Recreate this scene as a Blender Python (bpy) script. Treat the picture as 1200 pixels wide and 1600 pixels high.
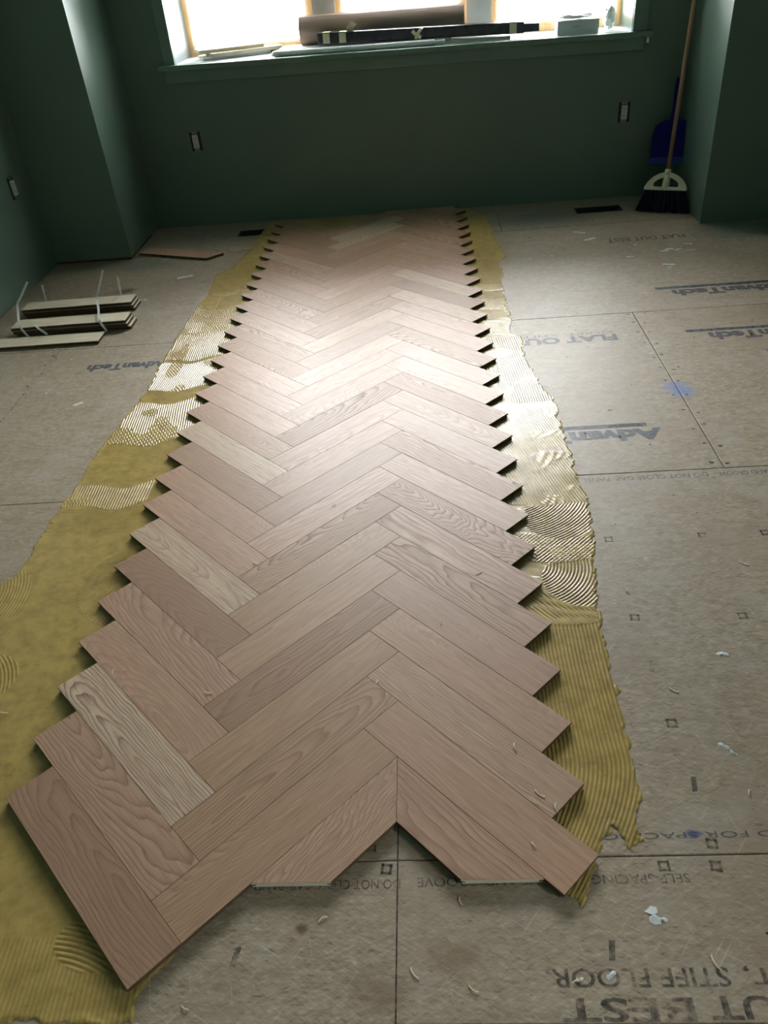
import bpy, bmesh, math, random
import numpy as np
from mathutils import Vector, Matrix, Euler

for o in list(bpy.data.objects):
    bpy.data.objects.remove(o, do_unlink=True)
SC = bpy.context.scene
COL = SC.collection
random.seed(7)
RNG = np.random.default_rng(11)
R2 = math.sqrt(2)

# ------------------------------------------------------------------ camera
cam_d = bpy.data.cameras.new('camera')
cam = bpy.data.objects.new('camera', cam_d)
COL.objects.link(cam)
_F = Vector((-0.06909794, 0.80443262, -0.59001155))
_R = Vector((0.99639622, 0.02648575, -0.08057965))
_U = Vector((0.049194, 0.59345316, 0.80336374))
cam.matrix_world = Matrix(((_R.x, _U.x, -_F.x, 0.10388), (_R.y, _U.y, -_F.y, -0.90215),
                           (_R.z, _U.z, -_F.z, 1.34271), (0, 0, 0, 1)))
cam_d.sensor_fit = 'HORIZONTAL'
cam_d.sensor_width = 36.0
cam_d.lens = 1219.714 / 1200 * 36.0
cam_d.clip_start = 0.02
SC.camera = cam

# ------------------------------------------------------------------ world, window light, exposure
world = bpy.data.worlds.new('overcast_sky')
SC.world = world
world.use_nodes = True
bg = world.node_tree.nodes['Background']
bg.inputs[0].default_value = (0.96, 0.98, 1.0, 1)
bg.inputs[1].default_value = 30.0


def portal(name, loc, rot, sx, sy):
    l = bpy.data.lights.new(name, 'AREA')
    l.shape = 'RECTANGLE'
    l.size, l.size_y = sx, sy
    l.cycles.is_portal = True
    o = bpy.data.objects.new(name, l)
    o.location = loc
    o.rotation_euler = rot
    COL.objects.link(o)


WYAW = -0.026
WTILT = 0.0118
portal('daylight_portal', (0.01, 4.44, 1.62), (math.radians(-90), 0, WYAW), 2.46, 1.5)
portal('daylight_portal', (2.51, -1.3, 1.45), (0, math.radians(90), 0), 1.0, 0.5)
SC.view_settings.view_transform = 'Standard'
SC.view_settings.look = 'None'
SC.view_settings.gamma = 1.0
SC.view_settings.use_curve_mapping = False
SC.view_settings.exposure = 0.48


# ------------------------------------------------------------------ node helpers
def S(c):
    """sRGB 0-255 -> linear rgba"""
    out = []
    for v in c:
        v /= 255.0
        out.append(v / 12.92 if v <= 0.04045 else ((v + 0.055) / 1.055) ** 2.4)
    return (*out, 1.0)


class NT:
    def __init__(self, name):
        self.m = bpy.data.materials.new(name)
        self.m.use_nodes = True
        self.t = self.m.node_tree
        self.t.nodes.clear()
        self.out = self.t.nodes.new('ShaderNodeOutputMaterial')

    def n(self, kind, **kw):
        nd = self.t.nodes.new('ShaderNode' + kind)
        for k, v in kw.items():
            setattr(nd, k, v)
        return nd

    def l(self, a, b):
        self.t.links.new(a, b)

    def put(self, sock, v):
        if hasattr(v, 'is_output'):
            self.l(v, sock)
        else:
            sock.default_value = v

    def math(self, op, a, b=0.0, c=None):
        nd = self.n('Math', operation=op)
        self.put(nd.inputs[0], a)
        self.put(nd.inputs[1], b)
        if c is not None:
            self.put(nd.inputs[2], c)
        return nd.outputs[0]

    def mix(self, f, a, b, mode='MIX'):
        nd = self.n('Mix', data_type='RGBA', blend_type=mode)
        self.put(nd.inputs[0], f)
        self.put(nd.inputs[6], a)
        self.put(nd.inputs[7], b)
        return nd.outputs[2]

    def ramp(self, f, stops, interp='LINEAR'):
        nd = self.n('ValToRGB')
        nd.color_ramp.interpolation = interp
        els = nd.color_ramp.elements
        while len(els) < len(stops):
            els.new(0.5)
        for e, (p, c) in zip(els, stops):
            e.position = p
            e.color = c if len(c) == 4 else (*c, 1)
        self.put(nd.inputs[0], f)
        return nd.outputs[0]

    def noise(self, vec, scale, detail=2.0, rough=0.5, dim='3D', w=None, out=0, dist=0.0):
        nd = self.n('TexNoise', noise_dimensions=dim)
        if vec is not None:
            self.l(vec, nd.inputs['Vector'])
        if w is not None:
            self.put(nd.inputs['W'], w)
        nd.inputs['Scale'].default_value = scale
        nd.inputs['Detail'].default_value = detail
        nd.inputs['Roughness'].default_value = rough
        nd.inputs['Distortion'].default_value = dist
        return nd.outputs[out]

    def obj(self):
        return self.n('TexCoord').outputs['Object']

    def pos(self):
        return self.n('NewGeometry').outputs['Position']

    def scale(self, v, s):
        nd = self.n('VectorMath', operation='MULTIPLY')
        self.l(v, nd.inputs[0])
        nd.inputs[1].default_value = s
        return nd.outputs[0]

    def bump(self, h, strength=0.3, dist=0.001):
        nd = self.n('Bump')
        nd.inputs['Strength'].default_value = strength
        nd.inputs['Distance'].default_value = dist
        self.l(h, nd.inputs['Height'])
        return nd.outputs[0]

    def principled(self, col, rough=0.5, **kw):
        b = self.n('BsdfPrincipled')
        self.put(b.inputs['Base Color'], col)
        self.put(b.inputs['Roughness'], rough)
        for k, v in kw.items():
            self.put(b.inputs[k.replace('_', ' ')], v)
        self.l(b.outputs[0], self.out.inputs[0])
        return b


def simple(name, c, rough=0.5, var=0.12, nscale=30, bump=0.0, **kw):
    t = NT(name)
    p = t.obj()
    n = t.noise(p, nscale, 3)
    c = S(c)
    lo = tuple(v * (1 - var) for v in c[:3]) + (1,)
    hi = tuple(min(1, v * (1 + var)) for v in c[:3]) + (1,)
    b = t.principled(t.ramp(n, [(0.3, lo), (0.7, hi)]), rough, **kw)
    if bump:
        t.l(t.bump(t.noise(p, nscale * 6, 3), bump), b.inputs['Normal'])
    return t.m


# ------------------------------------------------------------------ materials
def mat_oak(name, finish=1.0):
    t = NT(name)
    p = t.obj()
    rnd = t.n('ObjectInfo').outputs['Random']

    def wn(mult):
        nd = t.n('TexWhiteNoise', noise_dimensions='1D')
        t.l(t.math('MULTIPLY', rnd, mult), nd.inputs['W'])
        s = t.n('SeparateColor')
        t.l(nd.outputs['Color'], s.inputs[0])
        return s.outputs
    a, b, c = wn(137.3)
    d, e, f = wn(711.9)
    g, h, i = wn(353.1)
    sx = t.n('SeparateXYZ')
    t.l(p, sx.inputs[0])
    x, y = sx.outputs[0], sx.outputs[1]
    W = t.math('MULTIPLY', rnd, 90.0)
    # slow wander and finer wobble of the growth rings
    n1 = t.noise(t.scale(p, (4.5, 13.0, 1.0)), 1.0, 2.0, 0.5, '4D', W)
    n2 = t.noise(t.scale(p, (11.0, 60.0, 1.0)), 1.0, 2.0, 0.5, '4D', W)
    y0 = t.math('MULTIPLY', t.math('SUBTRACT', a, 0.5), 0.15)
    yy = t.math('ADD', y, y0)
    slope = t.math('MULTIPLY', t.math('SUBTRACT', b, 0.5), 0.40)
    dep = t.math('ADD', t.math('MULTIPLY', x, slope), t.math('ADD', t.math('MULTIPLY', c, 0.06), 0.004))
    r = t.math('SQRT', t.math('ADD', t.math('MULTIPLY', yy, yy), t.math('MULTIPLY', dep, dep)))
    r = t.math('ADD', r, t.math('MULTIPLY', t.math('SUBTRACT', n1, 0.5), 0.046))
    r = t.math('ADD', r, t.math('MULTIPLY', t.math('SUBTRACT', n2, 0.5), 0.0055))
    freq = t.math('ADD', t.math('MULTIPLY', d, 1000.0), 560.0)
    saw = t.math('FRACT', t.math('MULTIPLY', r, t.math('MULTIPLY', freq, 1 / 6.2832)))
    edge = t.n('MapRange', interpolation_type='SMOOTHSTEP')
    t.l(saw, edge.inputs[0])
    edge.inputs[1].default_value, edge.inputs[2].default_value = 1.0, 0.84
    band = t.math('MULTIPLY', saw, edge.outputs[0])
    # broken-up streaks (open pores) following the length of the plank
    pores = t.noise(t.scale(p, (16.0, 520.0, 1.0)), 1.0, 2.0, 0.6, '4D', W)
    streak = t.noise(t.scale(p, (5.0, 110.0, 1.0)), 1.0, 3.0, 0.6, '4D', W)
    late = t.math('MULTIPLY', t.math('POWER', band, 2.6), 1.5)
    late = t.math('MULTIPLY', late, t.math('MULTIPLY_ADD', streak, 1.2, 0.05))
    late = t.math('MULTIPLY', late, t.math('MULTIPLY_ADD', pores, 1.3, 0.45))
    strength = t.ramp(e, [(0.0, (0.30,) * 3), (0.42, (0.45,) * 3), (0.62, (0.95,) * 3), (1.0, (1.5,) * 3)])
    late = t.math('MULTIPLY', late, strength)
    pl = t.n('MapRange')
    t.l(pores, pl.inputs[0])
    pl.inputs[1].default_value, pl.inputs[2].default_value = 0.52, 0.75
    base = t.ramp(f, [(0.0, S((216, 196, 168))), (0.08, S((206, 184, 154))), (0.13, S((190, 156, 128))), (0.38, S((184, 150, 122))), (0.58, S((198, 162, 136))),
                      (0.74, S((178, 148, 114))), (0.84, S((160, 128, 100))), (0.92, S((178, 142, 118))), (1.0, S((192, 164, 132)))])
    dark = t.ramp(g, [(0.0, S((136, 100, 76))), (0.5, S((130, 96, 74))), (1.0, S((120, 92, 70)))])
    col = t.mix(t.math('MINIMUM', late, 1.0), base, dark)
    col = t.mix(t.math('MULTIPLY', pl.outputs[0], 0.8), col, S((108, 80, 60)))
    col = t.mix(t.ramp(streak, [(0.38, (0.42,) * 3), (0.62, (0, 0, 0))]), col, S((140, 106, 82)))
    blot = t.noise(t.scale(p, (5.0, 9.0, 1.0)), 1.0, 2.0, 0.5, '4D', W)
    col = t.mix(t.math('MULTIPLY', blot, 0.30), col, S((176, 140, 116)))
    rough = t.math('MULTIPLY_ADD', late, 0.22, 0.43)
    bs = t.principled(col, rough, Specular_IOR_Level=0.42 * finish)
    hgt = t.math('ADD', t.math('MULTIPLY', late, -0.6), t.math('MULTIPLY', pl.outputs[0], -0.5))
    t.l(t.bump(hgt, 0.3, 0.0004), bs.inputs['Normal'])
    return t.m


def mat_subfloor():
    t = NT('oriented_strand_subfloor')
    p = t.pos()
    big = t.noise(p, 2.2, 4, 0.6)
    # wood strands: stretched noise at a few angles
    acc = None
    for k, (ang, sc) in enumerate(((0.1, (38, 230, 1)), (-0.45, (42, 210, 1)), (0.6, (46, 250, 1)))):
        mp = t.n('Mapping')
        mp.inputs['Rotation'].default_value = (0, 0, ang)
        t.l(p, mp.inputs['Vector'])
        nz = t.noise(t.scale(mp.outputs[0], sc), 1.0, 2.0, 0.55)
        acc = nz if acc is None else t.math('ADD', acc, nz)
    strand = t.math('MULTIPLY', acc, 1 / 3.0)
    fine = t.noise(p, 160, 3, 0.7)
    vo = t.n('TexVoronoi', feature='F1')
    t.l(t.scale(p, (26, 85, 1)), vo.inputs['Vector'])
    vo.inputs['Scale'].default_value = 1.0
    cell = t.n('SeparateColor')
    t.l(vo.outputs['Color'], cell.inputs[0])
    fl_ = t.noise(t.scale(p, (30, 90, 1)), 1.0, 3, 0.7)
    col = t.ramp(strand, [(0.36, S((116, 100, 80))), (0.46, S((150, 136, 114))), (0.54, S((162, 149, 127))),
                          (0.64, S((190, 176, 153)))])
    col = t.mix(t.ramp(cell.outputs[0], [(0.0, (0.30,) * 3), (0.4, (0, 0, 0)), (1.0, (0, 0, 0))]), col, S((112, 92, 70)))
    col = t.mix(t.ramp(cell.outputs[1], [(0.0, (0.32,) * 3), (0.35, (0, 0, 0)), (1.0, (0, 0, 0))]), col, S((186, 170, 146)))
    col = t.mix(t.ramp(big, [(0.42, (0, 0, 0)), (0.68, (0.5,) * 3)]), col, S((148, 128, 106)))
    col = t.mix(t.ramp(t.noise(p, 5.5, 3, 0.6), [(0.52, (0, 0, 0)), (0.72, (0.5,) * 3)]), col, S((168, 160, 148)))
    col = t.mix(t.ramp(fl_, [(0.63, (0, 0, 0)), (0.70, (0.7,) * 3)]), col, S((84, 70, 56)))
    col = t.mix(t.ramp(fine, [(0.62, (0, 0, 0)), (0.8, (0.35,) * 3)]), col, S((90, 78, 64)))
    for ang, sc in ((0.5, (9, 240, 1)), (-0.9, (8, 260, 1)), (1.3, (10, 300, 1))):
        mp = t.n('Mapping')
        mp.inputs['Rotation'].default_value = (0, 0, ang)
        t.l(p, mp.inputs['Vector'])
        col = t.mix(t.ramp(t.noise(t.scale(mp.outputs[0], sc), 1.0, 1.0, 0.5), [(0.70, (0, 0, 0)), (0.76, (0.5,) * 3)]), col, S((196, 184, 164)))
    sp = t.n('SeparateXYZ')
    t.l(p, sp.inputs[0])

    def spot(cx, cy, rx, ry, c, amt, nsc=30.0, thr=(0.40, 0.62)):
        nonlocal col
        dx = t.math('DIVIDE', t.math('SUBTRACT', sp.outputs[0], cx), rx)
        dy = t.math('DIVIDE', t.math('SUBTRACT', sp.outputs[1], cy), ry)
        dd = t.math('SQRT', t.math('ADD', t.math('MULTIPLY', dx, dx), t.math('MULTIPLY', dy, dy)))
        fall = t.math('SUBTRACT', 1.0, t.math('MINIMUM', dd, 1.0))
        nn = t.math('ADD', t.math('MULTIPLY', fall, 0.5), t.math('MULTIPLY', t.noise(p, nsc, 4, 0.7), 0.5))
        mk = t.ramp(nn, [(thr[0], (0, 0, 0)), (thr[1], (amt,) * 3)])
        mk2 = t.math('MULTIPLY', mk, t.math('GREATER_THAN', fall, 0.0))
        col = t.mix(mk2, col, S(c))
    spot(0.962, 1.565, 0.085, 0.10, (92, 120, 178), 0.75)          # blue chalk
    spot(0.535, -0.10, 0.03, 0.015, (60, 72, 130), 0.9)
    spot(-1.43, 2.95, 0.10, 0.07, (96, 54, 38), 0.85)              # rust stain
    spot(0.10, -0.31, 0.09, 0.04, (110, 86, 58), 0.5)
    spot(-0.03, -0.36, 0.10, 0.05, (110, 88, 62), 0.45)
    spot(-0.164, -0.258, 0.022, 0.018, (96, 70, 42), 0.9)
    spot(0.75, 3.62, 0.55, 0.25, (92, 112, 98), 0.6)               # greener patches along the walls
    spot(1.75, 3.25, 0.45, 0.30, (84, 108, 96), 0.8)
    spot(-1.45, 3.35, 0.30, 0.18, (84, 108, 96), 0.6)
    rough = t.math('MULTIPLY_ADD', strand, 0.2, 0.42)
    b = t.principled(col, rough, Specular_IOR_Level=0.55)
    t.l(t.bump(t.noise(p, 420, 3, 0.7), 0.10, 0.0003), b.inputs['Normal'])
    return t.m


def mat_wall():
    t = NT('green_wall_paint')
    p = t.pos()
    n = t.noise(p, 3.0, 3)
    roller = t.noise(p, 420, 2)
    b = t.principled(t.ramp(n, [(0.3, S((90, 114, 100))), (0.7, S((94, 118, 104)))]), 0.37, Specular_IOR_Level=0.7)
    t.l(t.bump(roller, 0.12, 0.0006), b.inputs['Normal'])
    return t.m


def mat_adhesive():
    t = NT('urethane_adhesive')
    p = t.pos()
    th = t.n('Attribute', attribute_name='thick').outputs['Fac']
    n = t.noise(p, 26, 4, 0.65)
    n2 = t.noise(t.scale(p, (22, 60, 1)), 1.0, 3, 0.6)
    col = t.ramp(th, [(0.0, S((118, 96, 56))), (0.35, S((166, 142, 80))), (1.0, S((206, 181, 112)))])
    col = t.mix(t.ramp(n, [(0.42, (0, 0, 0)), (0.72, (0.6,) * 3)]), col, S((126, 104, 58)))
    col = t.mix(t.ramp(t.noise(p, 7, 4, 0.7), [(0.5, (0, 0, 0)), (0.7, (0.4,) * 3)]), col, S((138, 122, 78)))
    col = t.mix(t.ramp(n2, [(0.62, (0, 0, 0)), (0.75, (0.5,) * 3)]), col, S((110, 94, 58)))
    b = t.principled(col, 0.28, Specular_IOR_Level=0.36)
    t.l(t.bump(t.noise(p, 300, 3, 0.6), 0.10, 0.0006), b.inputs['Normal'])
    return t.m


def mat_ink(name, c, cover=0.5, sc=60):
    t = NT(name)
    p = t.pos()
    n = t.math('ADD', t.math('MULTIPLY', t.noise(p, sc, 4, 0.7), 0.7), t.math('MULTIPLY', t.noise(p, 9, 2), 0.3))
    al = t.ramp(n, [(0.56 - cover * 0.34, (0.9,) * 3), (0.80 - cover * 0.24, (0.04,) * 3)])
    t.principled(S(c), 0.5, Alpha=al)
    return t.m


def mat_film(name):
    t = NT(name)
    tr = t.n('BsdfTransparent')
    tr.inputs[0].default_value = (0.96, 0.97, 0.97, 1)
    tl = t.n('BsdfTranslucent')
    tl.inputs[0].default_value = (0.9, 0.9, 0.9, 1)
    gl = t.n('BsdfGlossy')
    gl.inputs['Roughness'].default_value = 0.15
    fr = t.n('Fresnel')
    fr.inputs[0].default_value = 1.35
    m1 = t.n('MixShader')
    m1.inputs[0].default_value = 0.22
    t.l(tr.outputs[0], m1.inputs[1])
    t.l(tl.outputs[0], m1.inputs[2])
    m2 = t.n('MixShader')
    t.l(fr.outputs[0], m2.inputs[0])
    t.l(m1.outputs[0], m2.inputs[1])
    t.l(gl.outputs[0], m2.inputs[2])
    t.l(m2.outputs[0], t.out.inputs[0])
    return t.m


def mat_glass():
    t = NT('window_glass')
    tr = t.n('BsdfTransparent')
    gl = t.n('BsdfGlossy')
    gl.inputs['Roughness'].default_value = 0.0
    fr = t.n('Fresnel')
    fr.inputs[0].default_value = 1.45
    m = t.n('MixShader')
    t.l(fr.outputs[0], m.inputs[0])
    t.l(tr.outputs[0], m.inputs[1])
    t.l(gl.outputs[0], m.inputs[2])
    t.l(m.outputs[0], t.out.inputs[0])
    return t.m


def mat_grainy(name, c1, c2, rough=0.5, sc=(6, 90, 90)):
    t = NT(name)
    p = t.obj()
    n = t.noise(t.scale(p, sc), 1.0, 3, 0.6)
    b = t.principled(t.ramp(n, [(0.35, S(c1)), (0.68, S(c2))]), rough)
    t.l(t.bump(n, 0.15, 0.0006), b.inputs['Normal'])
    return t.m


M = dict(
    oak=mat_oak('red_oak_face'),
    core=mat_grainy('plank_edge_core', (78, 60, 44), (116, 92, 66), 0.7, (40, 40, 300)),
    cut=mat_grainy('fresh_cut_edge', (222, 208, 184), (242, 232, 212), 0.7, (30, 30, 200)),
    back=mat_grainy('plank_back_veneer', (196, 184, 156), (220, 210, 184), 0.6, (8, 110, 10)),
    subfloor=mat_subfloor(), wall=mat_wall(), adhesive=mat_adhesive(),
    ink=mat_ink('stamp_ink', (44, 46, 48), 0.72),
    ink_faded=mat_ink('faded_stamp_ink', (86, 92, 100), 0.36),
    ceiling=simple('ceiling_paint', (70, 80, 75), 0.8, 0.03, 4),
    trim=simple('green_trim_paint', (110, 136, 122), 0.32, 0.05, 8),
    white=simple('white_paint', (226, 230, 228), 0.4, 0.04, 12),
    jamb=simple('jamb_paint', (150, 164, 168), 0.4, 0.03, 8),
    pine=mat_grainy('raw_pine', (206, 168, 112), (228, 194, 142), 0.5, (60, 60, 5)),
    film=mat_film('plastic_sheet'), glass=mat_glass(),
    kraft=mat_grainy('kraft_paper', (146, 124, 108), (162, 140, 124), 0.65, (3, 40, 40)),
    blackwrap=simple('black_wrapped_box', (46, 48, 58), 0.3, 0.6, 26, 0.5),
    tape=simple('masking_tape', (226, 222, 184), 0.55, 0.06, 60),
    whiteplastic=simple('white_plastic', (236, 238, 236), 0.35, 0.04, 20),
    cardboard=simple('white_carton', (226, 230, 234), 0.5, 0.04, 14),
    greyprint=simple('grey_print', (128, 132, 136), 0.5, 0.05, 60),
    blackplastic=simple('black_plastic', (16, 17, 17), 0.5, 0.2, 40),
    steel=simple('galvanised_steel', (128, 132, 132), 0.35, 0.15, 70, 0, Metallic=0.8),
    device=simple('outlet_plastic', (206, 206, 200), 0.35, 0.03, 40),
    duct=simple('dark_duct_metal', (52, 58, 56), 0.45, 0.2, 30, 0, Metallic=0.5),
    pole=mat_grainy('broom_pole_wood', (142, 112, 84), (166, 134, 104), 0.4, (80, 80, 5)),
    cream=simple('cream_plastic', (226, 220, 196), 0.4, 0.05, 20),
    bristle=simple('navy_bristle', (16, 14, 46), 0.8, 0.25, 200),
    blue=simple('blue_plastic', (12, 18, 118), 0.6, 0.1, 10, 0, Specular_IOR_Level=0.2),
    lightblue=simple('light_blue_rubber', (26, 62, 150), 0.6, 0.08, 20),
    strap=simple('white_strap', (222, 226, 222), 0.35, 0.04, 60),
    sliver=simple('pale_wood_sliver', (218, 200, 164), 0.7, 0.1, 80),
    plaster=simple('dried_plaster', (206, 212, 210), 0.75, 0.08, 60),
    soleplate=mat_grainy('sole_plate_wood', (60, 40, 30), (92, 62, 46), 0.7, (6, 60, 60)),
    nosing=mat_grainy('brown_nosing_wood', (98, 72, 54), (128, 96, 72), 0.5, (6, 80, 80)),
)


# ------------------------------------------------------------------ object helpers
def mesh_obj(name, me, parent=None, mats=()):
    o = bpy.data.objects.new(name, me)
    COL.objects.link(o)
    for m in mats:
        me.materials.append(m)
    if parent:
        o.parent = parent
    return o


def from_bm(name, bm, mats, parent=None, smooth=False):
    me = bpy.data.meshes.new(name)
    bm.normal_update()
    bm.to_mesh(me)
    bm.free()
    if smooth:
        for pl in me.polygons:
            pl.use_smooth = True
    return mesh_obj(name, me, parent, mats if isinstance(mats, (list, tuple)) else [mats])


def empty(name, loc=(0, 0, 0), rot=(0, 0, 0), mtx=None):
    o = bpy.data.objects.new(name, None)
    o.empty_display_size = 0.05
    COL.objects.link(o)
    if mtx is not None:
        o.matrix_world = mtx
    else:
        o.location = loc
        o.rotation_euler = rot
    return o


def tag(o, label, cat, group=None):
    o['label'] = label
    o['category'] = cat
    if group:
        o['group'] = group
    return o


def structure(o):
    o['kind'] = 'structure'
    return o


def bbox(bm, x0, x1, y0, y1, z0, z1, mi=0, bevel=0.0):
    r = bmesh.ops.create_cube(bm, size=1.0)
    vs = r['verts']
    for v in vs:
        v.co = Vector(((x0 + x1) / 2 + v.co.x * (x1 - x0), (y0 + y1) / 2 + v.co.y * (y1 - y0),
                       (z0 + z1) / 2 + v.co.z * (z1 - z0)))
    fs = {f for v in vs for f in v.link_faces}
    for f in fs:
        f.material_index = mi
    if bevel > 0:
        es = {e for v in vs for e in v.link_edges}
        rr = bmesh.ops.bevel(bm, geom=list(es), offset=bevel, segments=2, affect='EDGES', profile=0.6)
        for f in rr['faces']:
            f.material_index = mi
    return vs


def boxobj(name, dims, mat, parent=None, bevel=0.0):
    bm = bmesh.new()
    bbox(bm, *dims, bevel=bevel)
    return from_bm(name, bm, mat, parent)


def tube(bm, pts, rad, seg=12, mi=0, cap=True):
    """round tube through pts; rad a number or list"""
    pts = [Vector(p) for p in pts]
    rads = rad if isinstance(rad, (list, tuple)) else [rad] * len(pts)
    rings = []
    for i, p in enumerate(pts):
        d = (pts[min(i + 1, len(pts) - 1)] - pts[max(i - 1, 0)]).normalized()
        a = d.orthogonal().normalized() if i == 0 else (rings[-1][1] - d * rings[-1][1].dot(d)).normalized()
        b = d.cross(a)
        rings.append(([bm.verts.new(p + (a * math.cos(2 * math.pi * k / seg) + b * math.sin(2 * math.pi * k / seg)) * rads[i])
                       for k in range(seg)], a))
    for i in range(len(rings) - 1):
        for k in range(seg):
            f = bm.faces.new((rings[i][0][k], rings[i][0][(k + 1) % seg], rings[i + 1][0][(k + 1) % seg], rings[i + 1][0][k]))
            f.material_index = mi
            f.smooth = True
    if cap:
        for rg, fl in ((rings[0][0], True), (rings[-1][0], False)):
            f = bm.faces.new(list(reversed(rg)) if fl else rg)
            f.material_index = mi


def prism(bm, poly, z0, z1, mi=0):
    lo = [bm.verts.new((x, y, z0)) for x, y in poly]
    hi = [bm.verts.new((x, y, z1)) for x, y in poly]
    n = len(poly)
    bm.faces.new(hi).material_index = mi
    bm.faces.new(list(reversed(lo))).material_index = mi
    for i in range(n):
        bm.faces.new((lo[i], lo[(i + 1) % n], hi[(i + 1) % n], hi[i])).material_index = mi


def ribbon(bm, pts, width, wdir, thick=0.001, mi=0):
    """flat strap along pts; wdir its width direction"""
    wdir = Vector(wdir).normalized()
    pts = [Vector(p) for p in pts]
    rings = []
    for i, p in enumerate(pts):
        d = (pts[min(i + 1, len(pts) - 1)] - pts[max(i - 1, 0)]).normalized()
        w = (wdir - d * wdir.dot(d)).normalized()
        nn = d.cross(w)
        rings.append([bm.verts.new(p + w * (sx * width / 2) + nn * (sn * thick / 2)) for sx, sn in ((-1, -1), (1, -1), (1, 1), (-1, 1))])
    for a, b in zip(rings, rings[1:]):
        for k in range(4):
            bm.faces.new((a[k], a[(k + 1) % 4], b[(k + 1) % 4], b[k])).material_index = mi
    bm.faces.new(list(reversed(rings[0])))
    bm.faces.new(rings[-1])


# ------------------------------------------------------------------ room shell
XL, XR, YR, ZC = -1.985, 2.45, -2.1, 2.55      # left wall, right wall, rear wall, ceiling
WALLROT = (0, 0, WYAW)
bm = bmesh.new()   # back wall, local frame: y=0 is the room face, around the window opening
OX0, OX1, OZ0, OZ1 = -1.23, 1.25, 0.845, 2.30
bbox(bm, -1.62, OX0, 0, 0.42, -0.05, ZC)
bbox(bm, OX1, 1.62, 0, 0.42, -0.05, ZC)
bbox(bm, OX0, OX1, 0, 0.42, -0.05, OZ0 - 0.02)
bbox(bm, OX0, OX1, 0, 0.42, OZ1, ZC)
wb = structure(from_bm('wall_back', bm, M['wall']))
wb.location = (0, 4.0, 0)
wb.rotation_euler = WALLROT
# piers that narrow the window bay
bm = bmesh.new()
bbox(bm, -2.4, -1.547, 3.458, 4.5, 0.014, ZC)
structure(from_bm('wall_left_pier', bm, M['wall']))
structure(boxobj('trim_1', (-2.3, -1.556, 3.470, 3.9, 0.0, 0.0139), M['soleplate']))
structure(boxobj('wall_right_pier', (1.556, 2.9, 3.362, 4.5, 0.0, ZC), M['wall']))
structure(boxobj('wall_left', (XL - 0.2, XL, YR - 0.2, 3.458, 0.0, ZC), M['wall']))
structure(boxobj('ceiling', (XL - 0.3, XR + 0.3, YR - 0.3, 4.6, ZC, ZC + 0.2), M['ceiling']))
structure(boxobj('wall_rear', (XL - 0.2, XR + 0.2, YR - 0.2, YR, 0.0, ZC), M['wall']))
bm = bmesh.new()   # right wall; unseen window behind the camera added for soft light on near floor
bbox(bm, XR, XR + 0.2, YR, -1.55, 0, ZC)
bbox(bm, XR, XR + 0.2, -1.05, 3.362, 0, ZC)
bbox(bm, XR, XR + 0.2, -1.55, -1.05, 0, 0.95)
bbox(bm, XR, XR + 0.2, -1.55, -1.05, 1.95, ZC)
structure(from_bm('wall_right', bm, M['wall']))
w2 = structure(empty('added_window', (XR + 0.1, -1.3, 0.95), (0, 0, math.pi / 2)))
for d in ((-0.25, -0.21, -0.04, 0.04, 0, 1.0), (0.21, 0.25, -0.04, 0.04, 0, 1.0), (-0.21, 0.21, -0.04, 0.04, 0, 0.04),
          (-0.21, 0.21, -0.04, 0.04, 0.96, 1.0)):
    boxobj('window_frame', d, M['white'], w2)
boxobj('pane', (-0.21, 0.21, -0.003, 0.003, 0.04, 0.96), M['glass'], w2)

# ------------------------------------------------------------------ front window: casing, stool, jambs, three framed lights
WM = Matrix.Translation((0, 4.0, 0.859)) @ Matrix.Rotation(WYAW, 4, 'Z') @ Matrix.Rotation(WTILT, 4, 'Y')
win = structure(empty('window_1', mtx=WM))


def wpart(name, dims, mat, parent=None, bevel=0.0):
    return boxobj(name, dims, M[mat], parent or win, bevel)


wpart('casing', (-1.288, -1.228, -0.019, 0.004, 0.0, 1.46), 'trim', bevel=0.002)
wpart('casing', (1.252, 1.325, -0.019, 0.004, 0.0, 1.46), 'trim', bevel=0.002)
wpart('casing', (-1.30, 1.34, -0.021, 0.004, 1.44, 1.52), 'trim', bevel=0.002)
wpart('window_stool', (-1.322, 1.353, -0.045, 0.03, -0.027, 0.0), 'trim', bevel=0.004)
wpart('apron', (-1.296, 1.318, -0.018, 0.004, -0.088, -0.027), 'trim', bevel=0.002)
wpart('jamb', (-1.248, -1.228, 0.004, 0.42, -0.01, 1.46), 'jamb')
wpart('jamb', (1.25, 1.27, 0.004, 0.42, -0.01, 1.46), 'jamb')
wpart('jamb', (-1.228, 1.25, 0.004, 0.42, 1.44, 1.46), 'jamb')
wpart('sill_board', (-1.228, 1.25, 0.03, 0.42, -0.02, 0.0), 'white')
for x0, x1 in ((-0.478, -0.348), (0.392, 0.528)):
    wpart('mullion', (x0, x1, 0.325, 0.40, 0.0, 1.44), 'white')


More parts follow.
